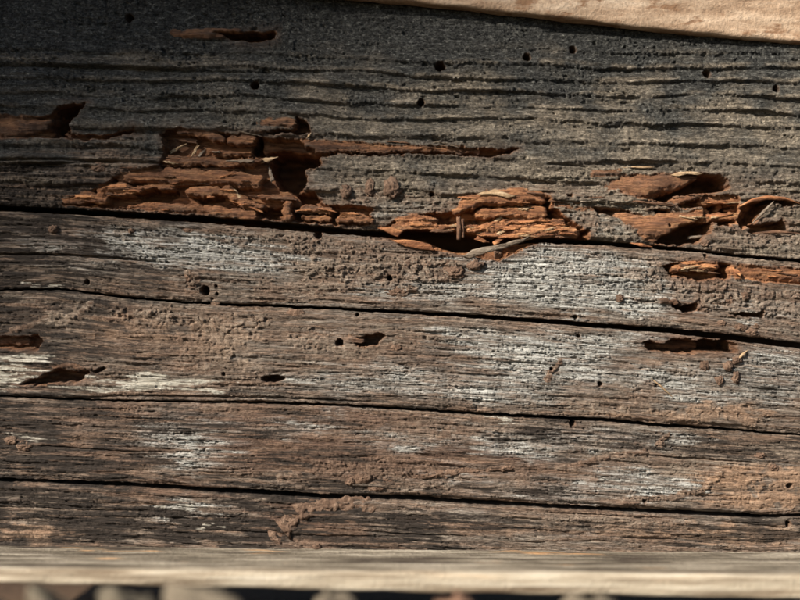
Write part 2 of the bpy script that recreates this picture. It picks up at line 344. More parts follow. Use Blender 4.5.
dark = blobs([(150, 525, 200, 22, .9), (30, 500, 80, 14, .8), (240, 540, 60, 12, .95), (400, 520, 160, 12, .7), (530, 525, 120, 8, .5), (60, 460, 110, 20, .75), (20, 330, 60, 40, .7), (60, 268, 120, 14, .5), (50, 365, 60, 30, .5),
              (10, 415, 90, 16, .6), (760, 380, 60, 20, .25), (60, 225, 100, 14, .35), (300, 485, 140, 12, .5), (690, 445, 60, 10, .4), (320, 395, 180, 10, .3), (60, 190, 110, 20, .6), (150, 225, 40, 6, .4)])
dark = np.clip(1.35 * np.maximum(np.maximum(dark, .62 * sstep(-.02, .45, fbm(X * .006, G * .035, 99, 4)) * np.array([0, .2, .35, .7, 1.0])[K]), .66 * (1 - sstep(-20, 250, X + 70 * patch))) * (.8 + 1.0 * streak), 0, 1)
dark = .35 * dark + .75 * sstep(.30, .62, dark + .40 * fine2 * sstep(.05, .3, dark))
dark *= 1 - white
mud *= 1 - .75 * dark; crust *= 1 - .6 * dark; pale *= 1 - .5 * dark

# ---- charred, ringed upper part ---------------------------------
ychar = np.interp(X, [-60, 60, 160, 320, 420, 600, 860], [168, 160, 150, 176, 186, 172, 178])
char = for_top * (1 - sstep(-26, 14, Y - ychar + 16 * patch))
rings = [-40, -20, -4, 14, 30, 47, 62, 76, 90, 106, 120, 141, 158, 177, 196]
R = G + 3.2 * fbm(X * .006, Y * .02, 81, 3) + 1.5 * fbm(X * .03, Y * .05, 83, 3)
rel = np.zeros(N); crest = np.zeros(N)
for a, b in zip(rings[:-1], rings[1:]):
    t = (R - a) / (b - a); i = (t >= 0) & (t < 1)
    tt = t[i]
    rel[i] = np.where(tt < .78, tt / .78, 1 - sstep(.78, 1, tt))
    crest[i] = sstep(.42, .68, tt) * (1 - sstep(.86, .97, tt))
vary = sstep(-.45, .35, fbm(X * .007, G * .03, 91, 3))
ringamp = sstep(30, 75, Y) * (.65 + .35 * vary)
tan = crest * for_top * sstep(40, 85, Y + 12 * patch) * (.6 + .4 * vary) * mix(.35, 1.15, sstep(120, 460, X)) * sstep(-.30, .30, patch + .5 * fbm(X * .05, Y * .09, 97, 3) + .12)
tan = np.maximum(tan, for_top * ell(110, 60, 230, 7, .7, .035) * .6)
low = for_top * sstep(50, 165, Y + 40 * patch) * sstep(100, 400, X) * .95
tan = np.clip(np.maximum(tan, low * (.75 + .6 * patch)), 0, 1)
tan = np.maximum(tan, for_top * ell(760, 165, 140, 18, .8) * .5)

# ---- height ------------------------------------------------------
H = np.zeros(N)
H += 3.0 * fbm(X * .004, Y * .012, 101, 2) + for_top * 1.0
H -= .0009 * np.maximum(0, 120 - Y) ** 2 * .6            # top of the beam is rounded off
off = np.array([1.5, 0.0, 0.8, -0.6, 0.4]); H += off[K]
edge = np.exp(-np.maximum(E, 0) / 2.2); H -= 3.2 * edge
wood = (1 - char) * (1 - .8 * crust)
# fissured weathered grain
def fiss(fx, fg, seed, w, depth):
    n = gnoise(X * fx + .15 * gnoise(X * .05, G * .1, seed + 3), G * fg + .12 * gnoise(X * .06, G * .3, seed + 7), seed)
    return -depth * np.exp(-(n / w) ** 2)
mod = np.clip(.35 + pale * .9 + .4 * patch, 0.08, 1.3) * wood
H += mod * (fiss(.0045, .13, 203, .022, 3.0) + fiss(.007, .21, 201, .030, 3.0) + fiss(.011, .34, 205, .040, 2.2) + fiss(.02, .6, 209, .06, 1.2))
ter = fbm(X * .011, G * .20, 211, 3); H += wood * (.75 - .35 * pale) * (np.floor(ter * 4) / 4 * 1.2 + ter * .6)
H += wood * (.5 - .3 * pale) * fbm(X * .14, G * .6, 215, 2)
pl = fbm(X * .016, G * .16, 217, 4, .6); H += wood * .8 * sstep(.06, .12, pl) + wood * .7 * sstep(.30, .35, pl)
# small cross breaks in the silvery wood
cb = gnoise(X * .05, np.floor(G / 5 + .8 * gnoise(X * .01, G * .05, 220)) * 7.7, 219); H -= wood * pale * .6 * np.exp(-(cb / .03) ** 2)
# mud crust
H += crust * (.8 + 1.3 * fbm(X * .035, Y * .06, 221, 3) + 2.2 * np.abs(fbm(X * .09, Y * .13, 223, 2)) + 1.5 * np.abs(fbm(X * .26, Y * .32, 225, 2)) - .4 + .35 * gnoise(X * .5, Y * .5, 227))
H += (mud - crust * .5) * .3 * gnoise(X * .4, Y * .45, 229)
cl = gnoise(X * .06, Y * .07, 228); H -= crust * 1.8 * np.exp(-(cl / .04) ** 2)
# tarry crust
gr = fbm(X * .16, Y * .24, 231, 3, .65)
calm = .50 + .60 * sstep(-.30, .40, fbm(X * .012, Y * .03, 233, 4))
H += char * calm * (1.0 * gr - 1.0 * np.abs(fbm(X * .15, Y * .34, 235, 2)) + 1.5 * gnoise(X * .36, Y * .46, 237) * (.5 + .9 * gnoise(X * .05, Y * .08, 238)) + .5) * mix(1, .75, tan)
dn = gnoise(X * .10, Y * .19, 239); H -= char * calm * 2.4 * sstep(.54, .70, dn)
H += for_top * (2.2 * fbm(X * .010, G * .055, 241, 3) + 1.2 * fbm(X * .02, G * .14, 243, 3)) * sstep(20, 90, Y)
H += for_top * ringamp * (rel - .5) * 5.2 * (.70 + .30 * sstep(-.3, .3, fbm(X * .011, G * .06, 95, 3))) * (1 - .6 * mud)
H += for_top * (1 - char) * 1.2 * gr

orange = np.zeros(N)
fresh = np.clip(blobs([(500, 222, 130, 50, 1), (725, 212, 60, 26, 1), (700, 268, 50, 14, 1), (120, 196, 80, 16, .8), (230, 192, 110, 30, .6), (210, 150, 60, 16, .35), (340, 215, 50, 14, .6), (650, 205, 80, 44, .55), (780, 275, 60, 16, .55)], .7), 0, 1)
# ---- carving tools ----------------------------------------------
rough_x = X + 2.6 * fbm(X * .10, Y * .13, 301, 4, .6) + 2.5 * gnoise(X * .03, Y * .06, 303); rough_y = Y + 1.6 * fbm(X * .09, Y * .13, 305, 4, .6) + 1.6 * gnoise(X * .025, Y * .05, 307)
def sel(pts, pad):
    p = np.asarray(pts, float)
    return np.where((X > p[:, 0].min() - pad) & (X < p[:, 0].max() + pad) & (Y > p[:, 1].min() - pad) & (Y < p[:, 1].max() + pad))[0]
def sdf(px, py, poly):
    P = np.asarray(poly, float); d = np.full(len(px), 1e18); s = np.ones(len(px))
    n = len(P); j = n - 1
    for i in range(n):
        e = P[j] - P[i]; w0 = px - P[i, 0]; w1 = py - P[i, 1]
        t = np.clip((w0 * e[0] + w1 * e[1]) / (e @ e), 0, 1)
        b0 = w0 - e[0] * t; b1 = w1 - e[1] * t
        d = np.minimum(d, b0 * b0 + b1 * b1)
        c1 = py >= P[i, 1]; c2 = py < P[j, 1]; c3 = e[0] * w1 > e[1] * w0
        s = np.where((c1 & c2 & c3) | (~c1 & ~c2 & ~c3), -s, s); j = i
    return s * np.sqrt(d)
def clear(i, k):
    for a in (mud, char, pale, tan, dark, white, red, sand): a[i] *= (1 - k)
def pit(poly, depth, soft=2.0, col=1.0, absolute=True):
    """hole with steep walls; floor at -depth"""
    i = sel(poly, 14); d = sdf(rough_x[i], rough_y[i], poly)
    t = sstep(0, soft, -d)
    if depth > 11 and col > .75:
        hal = sstep(-11, 0, -d + 3 * patch[i]) * .75; red[i] = np.maximum(red[i], hal); pale[i] *= 1 - .8 * hal; tan[i] *= 1 - .6 * hal; char[i] *= 1 - .45 * hal
    H[i] = mix(H[i], -depth + .12 * (H[i]) , t) if absolute else H[i] - depth * t
    k = sstep(-.8, 1.2, -d) * col; clear(i, k); orange[i] = np.maximum(orange[i], k)
def tint(poly, col=1.0, soft=2.5):
    i = sel(poly, 8); d = sdf(rough_x[i], rough_y[i], poly); k = sstep(-soft, soft, -d) * col
    clear(i, k); orange[i] = np.maximum(orange[i], k)
def roll(path, rad, base=0.0, col=1.0, fib=1.0, seed=0, flat=1.0):
    """rounded lamina lying along a path: a convex ridge in the carved floor"""
    P = np.asarray(path, float); rad = np.broadcast_to(np.asarray(rad, float), (len(P),))
    base = np.broadcast_to(np.asarray(base, float), (len(P),))
    i = sel(P, rad.max() + 5); px = rough_x[i]; py = rough_y[i]
    best = np.full(len(i), 9.0); rr = np.ones(len(i)); bb = np.zeros(len(i))
    for a in range(len(P) - 1):
        e = P[a + 1] - P[a]; t = np.clip(((px - P[a, 0]) * e[0] + (py - P[a, 1]) * e[1]) / (e @ e), 0, 1)
        d = np.hypot(px - P[a, 0] - e[0] * t, py - P[a, 1] - e[1] * t)
        r = rad[a] + (rad[a + 1] - rad[a]) * t; q = d / r; m = q < best
        best[m] = q[m]; rr[m] = r[m]; bb[m] = (base[a] + (base[a + 1] - base[a]) * t)[m]
    ins = best < 1
    h = bb + flat * rr * np.sqrt(np.clip(1 - best ** 2, 0, 1)) + fib * (1.3 * fbm(px * .014, py * .34, 401 + seed, 3) + .30 * fbm(px * .12, py * .25, 405 + seed, 3)) - fib * .8 * sstep(.32, .6, gnoise(px * .05, py * .2, 409 + seed))
    ii = i[ins]; hh = h[ins]; up = hh > H[ii] - 1.0
    H[ii] = np.where(up, np.maximum(hh, H[ii] - 1.0), H[ii])
    k = (1 - sstep(.8, 1.0, best[ins])) * col * up; clear(ii, k); orange[ii] = np.maximum(orange[ii], k)
def slope(poly, h_left_top, h_right_bot, ang, col=1.0, soft=3.0, p=1.5):
    """smooth scoop: descends along direction ang from one level to another"""
    i = sel(poly, 8); d = sdf(rough_x[i], rough_y[i], poly); t = sstep(0, soft, -d)
    P = np.asarray(poly, float); a = math.radians(ang); ca, sa = math.cos(a), math.sin(a)
    pr = P[:, 0] * ca + P[:, 1] * sa; q = np.clip(((X[i] * ca + Y[i] * sa) - pr.min()) / (pr.max() - pr.min()), 0, 1)
    h = h_left_top + (h_right_bot - h_left_top) * q ** p + .6 * fbm(X[i] * .1, Y[i] * .1, 501, 3)
    H[i] = mix(H[i], h, t); k = sstep(-.8, 1.5, -d) * col; clear(i, k); orange[i] = np.maximum(orange[i], k)
def hole(x, y, r, depth=22, ry=None):
    ry = ry or r
    global rough_x, rough_y
    kx, ky = rough_x, rough_y; rough_x = X + .7 * gnoise(X * .3, Y * .3, 311); rough_y = Y + .7 * gnoise(X * .3, Y * .3, 313)
    pit([(x + r * math.cos(a) * (1 + .12 * math.sin(3 * a + x)), y + ry * math.sin(a)) for a in np.linspace(0, 2 * math.pi, 14)[:-1]], depth, 1.3, .6)
    rough_x, rough_y = kx, ky

# --- top left gallery with its branch
slope([(-50, 118), (20, 114), (48, 116), (60, 108), (86, 105), (80, 113), (73, 128), (62, 139), (30, 139), (-50, 140)], 2, -34, 20, .9, 3, 4)
roll([(-50, 129), (20, 128), (46, 124)], [10, 9, 6], -5, .75, .6, 1)
pit([(52, 122), (56, 110), (66, 105), (88, 104), (78, 113), (73, 124), (68, 134), (58, 139), (48, 138)], 42, 4, .9)
pit([(62, 130), (80, 134), (100, 134.5), (122, 131), (136, 128), (130, 134), (108, 141), (84, 142), (64, 139)], 13, 3, .9)
roll([(66, 134), (90, 137.5), (118, 134.5)], [3, 3.2, 2], -9, .9, .3, 50)
# --- groove near the top edge
roll([(172, 33), (205, 34), (238, 34)], [3, 6, 6], -2, .8, .6, 2)
pit([(214, 34), (236, 32), (258, 29), (276, 30), (274, 38), (256, 41), (232, 41)], 30, 4, .8)
# --- long thin gallery
pit([(268, 138), (300, 139), (340, 141), (400, 144), (440, 146), (520, 149), (508, 155), (488, 157), (440, 155), (400, 155), (340, 155), (318, 160), (268, 162)], 13, 2, 1)
roll([(270, 145), (320, 146), (380, 148), (430, 148), (480, 151)], [7.5, 6.5, 5, 4.2, 2.4], -5, .9, .7, 3)
pit([(482, 153), (500, 151), (520, 149), (508, 154), (490, 157)], 16, 1.5, .8)
# --- excavated zone left of centre
pit([(160, 132), (180, 127), (205, 131), (250, 134), (264, 136), (300, 140), (320, 152), (318, 166), (306, 172), (306, 192), (330, 204), (372, 208), (372, 226), (300, 223), (200, 214), (120, 209), (64, 206), (76, 196), (104, 186), (122, 172), (160, 166), (164, 150)], 13, 3, 1)
pit([(264, 152), (280, 149), (322, 153), (319, 166), (307, 171), (307, 187), (296, 195), (282, 191), (272, 182), (267, 168)], 66, 5, .9)
pit([(251, 136), (262, 135), (263, 154), (252, 155)], 40, 1.5, .9)
pit([(297, 193), (316, 192), (318, 205), (300, 206)], 30, 2, .9)
roll([(262, 124), (282, 122), (299, 126)], [4, 6, 5], -1, .8, .7, 4)
pit([(294, 116), (308, 120), (313, 134), (300, 135), (262, 133), (270, 130), (296, 129)], 18, 2, .8)
roll([(178, 131), (205, 133), (222, 139)], [3.5, 5, 4], -4, 1, 1, 5)
roll([(232, 140), (250, 139)], [5, 5], -3, 1, 1, 6)
roll([(162, 162), (200, 161), (235, 163), (258, 160)], [4, 4.5, 4, 3], -4, .8, 1, 7)
roll([(214, 153), (250, 154)], [3, 3], -4, .9, 1, 8)
roll([(122, 176), (170, 175), (220, 177), (258, 180)], [7, 8, 8, 7], -5, 1, .9, 9)
roll([(150, 184), (200, 182), (250, 185)], [4, 3.5, 3], -7, .9, 1, 10)
roll([(66, 201), (90, 197), (104, 199)], [4, 6, 5], -2, 1, 2.2, 11)
roll([(102, 193), (118, 189), (132, 193), (168, 189)], [5, 8, 6, 4], -2, 1, 2.2, 12)
pit([(134, 196), (150, 190), (172, 189), (176, 195), (168, 201), (140, 203)], 24, 3, 1)
roll([(190, 193), (210, 191), (226, 192)], [5, 6, 4], -3, 1, .9, 13)
pit([(190, 198), (226, 197), (222, 202), (200, 204)], 22, 2, 1)
roll([(226, 190), (244, 202), (262, 210)], [5, 7, 6], -4, 1, 1.2, 14)
roll([(130, 208), (180, 207), (220, 212), (256, 216)], [4, 5, 6, 4], -4, 1, 1.2, 15)
pit([(254, 209), (266, 205), (281, 206), (282, 213), (272, 219), (258, 217)], 30, 3, 1)
roll([(286, 206), (286, 218)], [5, 5], -3, 1, 1, 16)
pit([(290, 206), (300, 205), (304, 214), (301, 221), (292, 219)], 28, 2, 1)
roll([(262, 196), (292, 199)], [3, 3], -5, .8, 1, 17)
roll([(304, 208), (328, 210)], [5, 4.5], -3, 1, 1, 18); roll([(304, 217), (330, 218)], [3, 3], -5, 1, 1, 19)
pit([(331, 209), (340, 211), (338, 221), (332, 220)], 22, 1.5, 1)
roll([(340, 218), (356, 217), (371, 221)], [4, 5, 3], -3, 1, 1.4, 20)
# --- centre, beneath the splinters
pit([(452, 212), (470, 198), (500, 190), (545, 192), (556, 206), (575, 222), (592, 232), (588, 243), (545, 239), (500, 262), (440, 250), (385, 238), (380, 226), (420, 212)], 16, 3, 1)
pit([(536, 196), (546, 192), (552, 206), (560, 218), (548, 222), (538, 214)], 26, 3, .9)
pit([(566, 228), (590, 229), (588, 241), (566, 240)], 22, 2, .8)
roll([(552, 204), (576, 203), (592, 208)], [4, 5, 4], -3, .85, 2, 21); roll([(548, 196), (566, 195)], [3, 2.5], -2, .85, 1, 22)
pit([(566, 194), (580, 196), (566, 199)], 10, 1, .8); pit([(592, 206), (616, 207), (644, 214), (646, 222), (620, 218), (596, 213)], 16, 3, .6)
roll([(456, 211), (466, 203), (482, 198), (512, 196), (540, 197)], [4, 6.5, 7.5, 8.5, 8], [-2, -1, -1, -1, -3], 1, .9, 41)
roll([(480, 213), (510, 212), (541, 213)], [5.5, 7, 7], -4, 1, .9, 42)
roll([(384, 229), (400, 227), (440, 228), (470, 229)], [2.5, 5, 5.5, 4], -3, 1, 1.4, 43)
roll([(398, 220), (416, 219), (440, 222)], [3.5, 6, 4], -3, 1, 1.4, 44)
roll([(466, 231), (500, 227), (532, 223), (562, 222)], [4, 6, 5.5, 4], -4, 1, 2.4, 45)
roll([(478, 237), (510, 234), (548, 231), (574, 233)], [3, 5, 7.5, 6], -3, 1, 1.8, 46)
pit([(436, 214), (452, 216), (456, 224), (440, 226)], 20, 2, 1); pit([(464, 219), (484, 219), (476, 225), (464, 226)], 20, 2, 1)
pit([(396, 232), (450, 233), (470, 236), (452, 240), (410, 238)], 24, 2, 1); pit([(536, 224), (562, 226), (552, 228), (540, 227)], 14, 1.5, 1)
# --- right: two big smooth galleries
roll([(592, 173), (618, 173)], [4, 4.5], 0, .75, .8, 23)
slope([(610, 184), (624, 175), (660, 173), (700, 173), (722, 175), (729, 186), (716, 194), (690, 198), (664, 203), (640, 200), (620, 194)], 1, -46, 22, .85, 3, 2.6)
roll([(616, 186), (645, 186), (674, 181), (694, 176)], [11, 14, 10, 4], -7, .85, .3, 24)
pit([(650, 201), (672, 191), (692, 181), (704, 176), (722, 178), (730, 187), (714, 194), (690, 198), (664, 203)], 50, 6, .9)
pit([(650, 209), (668, 209), (666, 217), (658, 218)], 24, 2, .8)
slope([(636, 236), (645, 222), (668, 212), (700, 209), (712, 214), (716, 226), (702, 241), (682, 247), (656, 246)], 3, -40, 35, .9, 3, 2.4)
roll([(620, 216), (646, 228), (672, 225), (702, 214)], [6, 14, 14, 8], -6, .9, .3, 25)
pit([(652, 244), (664, 234), (682, 225), (704, 217), (716, 222), (712, 232), (700, 240), (682, 247)], 48, 6, .9)
pit([(672, 206), (684, 199), (706, 197), (712, 199), (704, 206), (690, 208)], 18, 2, .9)
roll([(672, 203), (688, 198), (706, 197)], [3, 3.5, 3], 0, .9, 1, 26)
pit([(700, 196), (740, 194), (738, 224), (716, 224), (702, 216)], 10, 3, 1)
roll([(704, 218), (720, 217), (735, 216)], [5, 5, 5], -6, 1, 1.2, 27); roll([(704, 200), (736, 199)], [5, 5], -5, 1, 1, 28)
pit([(711, 205), (720, 205), (720, 213), (712, 213)], 34, 1.5, 1); pit([(723, 205), (733, 205), (731, 213), (724, 214)], 34, 1.5, 1)
pit([(717, 221), (734, 219), (732, 226), (720, 226)], 26, 1.5, 1)
slope([(738, 204), (750, 200), (775, 199), (770, 206), (758, 222), (742, 230), (738, 222)], -2, -38, 40, 1, 3, 1.2)
pit([(764, 200), (776, 197), (798, 202), (794, 208), (780, 205), (768, 206)], 24, 2, .8)
pit([(748, 223), (776, 223), (784, 218), (787, 230), (776, 234), (752, 233)], 26, 2, .9)
# --- strip below, right side
pit([(662, 266), (676, 262), (700, 261), (730, 264), (732, 279), (700, 280), (668, 276)], 14, 2.5, 1)
roll([(674, 270), (690, 267), (714, 267)], [4, 6, 5], -2, 1, 2.2, 29)
pit([(719, 266), (731, 266), (730, 279), (720, 278)], 34, 2, 1)
roll([(732, 269), (738, 274)], [5, 6], -2, 1, 1.5, 30)
slope([(738, 264), (770, 266), (846, 268), (846, 290), (800, 286), (760, 283), (740, 278)], 0, -26, 62, 1, 3, 2.2)
roll([(744, 272), (780, 274), (846, 277)], [8, 8, 8], -7, .95, .7, 31)
pit([(668, 303), (676, 303), (684, 306), (699, 302), (702, 312), (686, 314), (674, 310)], 36, 2.5, .9)
roll([(661, 301), (674, 302)], [3, 3.5], 0, .6, 1, 32)
pit([(732, 314), (750, 313), (764, 312), (765, 319), (750, 318)], 24, 1.5, .7)
# --- slot gallery
pit([(639, 342), (652, 339), (662, 342), (676, 338), (700, 340), (724, 338), (735, 342), (737, 351), (724, 352), (716, 350), (690, 354), (660, 352), (646, 348)], 26, 2.5, .95)
pit([(700, 341), (724, 338), (736, 342), (738, 352), (724, 353), (702, 353)], 52, 4, .9)
roll([(646, 344), (676, 345), (700, 346)], [4, 5, 4], -22, .9, .6, 33)
# --- gouges on the left
pit([(-45, 340), (10, 335), (40, 334), (46, 342), (36, 350), (-45, 349)], 16, 3, .8); roll([(-45, 341), (24, 341)], [4, 4], -11, .6, .6, 34)
pit([(14, 384), (40, 376), (62, 369), (72, 371), (90, 370), (86, 378), (74, 384), (40, 385)], 22, 2.5, .85); pit([(88, 371), (104, 366), (107, 369), (96, 373)], 10, 1.5, .5)
roll([(56, 368), (70, 365), (86, 367)], [2.5, 3, 2.5], 1, .5, 1, 35)
pit([(350, 341), (360, 336), (378, 333), (384, 338), (378, 346), (364, 348)], 18, 2.5, .7); roll([(338, 340), (350, 339), (360, 340)], [3, 4, 2], 0, .35, 1, 36)
pit([(259, 379), (264, 376), (278, 374), (285, 378), (278, 383), (266, 382)], 26, 1.8, .7); pit([(334, 340), (342, 339), (343, 345), (336, 345)], 14, 1.5, .6)
# --- beetle holes
for x, y, r in [(205, 290.5, 5.3), (440, 67, 5.2), (421, 103, 4), (255, 86, 4.6), (128, 17, 4.6), (527, 57, 4.4), (573, 49, 4), (707, 74, 4.6), (776, 89, 3.8), (432, 194, 2.4),
                (87, 282, 3), (576, 317, 2.7), (579, 336, 2.2), (573, 424, 3.5), (788, 524, 3.5), (390, 278, 3), (224, 374, 2), (551, 369, 2), (600, 384, 2.6), (318, 235, 4), (705, 256, 2.4),
                (216, 286, 1.8), (217, 294, 1.6), (212, 299, 1.6), (445, 551, 2.4), (644, 501, 2.4), (656, 385, 1.6), (357, 315, 2), (790, 486, 3.2), (294, 308, 2.5), (668, 226, 1.6)]:
    hole(x, y, r, 12 + r * 4)
# --- little fine checks
def check(pts, w, depth):
    P = np.asarray(pts, float); i = sel(P, 5); yy = np.interp(X[i], P[:, 0], P[:, 1]) + .6 * gnoise(X[i] * .1, X[i] * 0, 601)
    inside = (X[i] >= P[0, 0]) & (X[i] <= P[-1, 0]); fade = np.clip(np.minimum(X[i] - P[0, 0], P[-1, 0] - X[i]) / 10, 0, 1)
    H[i] -= depth * np.exp(-((Y[i] - yy) / w) ** 2) * inside * fade
check([(-45, 254), (70, 255), (125, 259), (165, 262)], 1.0, 6); check([(0, 350), (90, 336), (200, 331)], .7, 1.5); check([(60, 399), (120, 396), (280, 398), (380, 402)], .9, 4)
check([(40, 445), (110, 450), (175, 452)], .8, 3); check([(560, 513), (700, 520), (790, 528)], .9, 3); check([(310, 527), (400, 534), (470, 536)], .8, 3); check([(620, 537), (676, 540)], .9, 4)
check([(20, 166), (110, 162), (170, 164)], 1.2, 5); check([(-45, 161), (60, 160), (120, 163)], 1.4, 6); check([(640, 455), (720, 461), (760, 463)], .8, 3); check([(755, 232), (845, 234)], 1, 5); check([(540, 164), (600, 168)], 1, 3)
check([(-45, 65), (60, 66), (160, 70), (275, 73)], 1.3, 4); check([(540, 30), (700, 38)], .8, 3); check([(200, 530), (330, 536), (400, 537)], .8, 3); check([(-45, 505), (80, 510), (150, 512)], .8, 3)
# --- raised mud ridges (runways)
def ridge(path, rad, ht, redd=.5):
    P = np.asarray(path, float); i = sel(P, rad + 6); best = np.full(len(i), 99.)
    for a in range(len(P) - 1):
        e = P[a + 1] - P[a]; t = np.clip(((rough_x[i] - P[a, 0]) * e[0] + (rough_y[i] - P[a, 1]) * e[1]) / (e @ e), 0, 1)
        best = np.minimum(best, np.hypot(rough_x[i] - P[a, 0] - e[0] * t, rough_y[i] - P[a, 1] - e[1] * t))
    q = np.clip(1 - (best / rad) ** 2, 0, 1); H[i] += .5 * ht * np.sqrt(q) * (1 + .6 * fbm(X[i] * .2, Y[i] * .2, 701, 2))
    k = sstep(0, .3, q); mud[i] = np.maximum(mud[i], k); pale[i] *= 1 - k; red[i] = np.maximum(red[i], k * redd)
ridge([(558, 468), (586, 462), (610, 456), (645, 452)], 3, 3); ridge([(622, 500), (660, 498), (700, 492), (712, 480), (722, 474)], 3.5, 3.2); ridge([(660, 445), (668, 436)], 3, 3)
ridge([(186, 272), (196, 276), (192, 286)], 4, 3.5, .2); ridge([(322, 232), (310, 245), (315, 258)], 3, 2.5, .2); ridge([(340, 262), (345, 285)], 3, 2.5, .2)
ridge([(560, 360), (545, 380)], 3, 2, .2); ridge([(400, 295), (412, 288)], 4, 3, .2); ridge([(280, 478), (300, 474)], 4, 2.5); ridge([(10, 330), (60, 315), (110, 318), (150, 312)], 3, 2, .1); ridge([(60, 325), (90, 305)], 4, 2.5, .1)

# ---- build the strips -------------------------------------------
beam = bpy.data.objects.new('weathered_timber', None); C.objects.link(beam)
beam.location = W(400, 580, 0)
beam.empty_display_size = .02
beam['label'] = 'cracked insect-eaten timber with dark tarry top and silvery middle, filling the picture'
beam['category'] = 'timber'
bpy.context.view_layer.update()
def child(o):
    o.parent = beam; o.matrix_parent_inverse = beam.matrix_world.inverted(); return o
names = {'mud': mud, 'char': char, 'orange': orange, 'pale': pale, 'tan': tan, 'dark': dark, 'sand': sand, 'white': white, 'red': red, 'fresh': fresh}
plabels = ['charred dark grey strip with ridged growth rings and orange insect galleries', 'silvery strip with fine fissures and mud crust', 'grey brown strip with pale knot wood on the left', 'reddish brown strip caked with dried mud', 'dark bottom strip with sandy dust at its ends']
WALL = [-2.5, -8, -20, -45, -80]
s = 0
for k, (r, c) in enumerate(shapes):
    n = r * c; sl = slice(s, s + n); s += n
    x = X[sl].reshape(r, c); y = Y[sl].reshape(r, c); h = H[sl].reshape(r, c)
    at = {a: b[sl].reshape(r, c) for a, b in names.items()}; g = G[sl].reshape(r, c)
    def ext(a, top, bot):
        return np.concatenate([np.repeat(a[:1], len(WALL), 0)[::-1] if top is None else top, a, np.repeat(a[-1:], len(WALL), 0) if bot is None else bot])
    depth = np.array(WALL)[:, None]
    wob = .8 * fbm(x[:1] * .1, depth * .2, 900 + k, 2)
    topw = np.minimum(h[:1] - .5, h[:1] + depth); botw = np.minimum(h[-1:] - .5, h[-1:] + depth)
    tin = np.where(depth < -10, 1.0, .0) * 0
    xe = ext(x, None, None); he = ext(h, topw[::-1], botw)
    ye = ext(y, (y[:1] + np.abs(wob) * .5)[::-1], y[-1:] - np.abs(wob) * .5); ge = ext(g, (g[:1] + depth)[::-1], g[-1:] - depth)
    R_, Cn = xe.shape
    idx = np.arange(R_ * Cn).reshape(R_, Cn)
    faces = np.stack([idx[:-1, :-1], idx[1:, :-1], idx[1:, 1:], idx[:-1, 1:]], -1).reshape(-1, 4)
    P = np.stack([xe.ravel(), ye.ravel(), he.ravel()], 1)
    me = mesh('wood_strip', px2w(P), faces)
    for a, b in at.items():
        be = ext(b, None, None)
        t = me.attributes.new(a, 'FLOAT', 'POINT'); t.data.foreach_set('value', np.clip(be, 0, 1).ravel().astype(np.float32))
    t = me.attributes.new('grain', 'FLOAT_VECTOR', 'POINT'); t.data.foreach_set('vector', np.stack([xe.ravel(), ge.ravel(), he.ravel() * .0], 1).ravel().astype(np.float32))
    t = me.attributes.new('place', 'FLOAT_VECTOR', 'POINT'); t.data.foreach_set('vector', np.stack([xe.ravel(), ye.ravel(), he.ravel()], 1).ravel().astype(np.float32))
    child(link('wood_strip', me, M['wood'], label=plabels[k]))

def height_at(x, y):
    i = np.argmin((X - x) ** 2 + (Y - y) ** 2); return float(H[i])

def box_pts(x0, x1, y0, y1, h0, h1):
    v = [(x, y, h) for h in (h0, h1) for y in (y0, y1) for x in (x0, x1)]
    f = [(0, 2, 3, 1), (4, 5, 7, 6), (0, 1, 5, 4), (2, 6, 7, 3), (0, 4, 6, 2), (1, 3, 7, 5)]
    return v, f
v, f = box_pts(X0 + 1, X1 - 1, -59, 579, -140, -78)
child(link('core', mesh('core', px2w(v), f, False), M['core']))

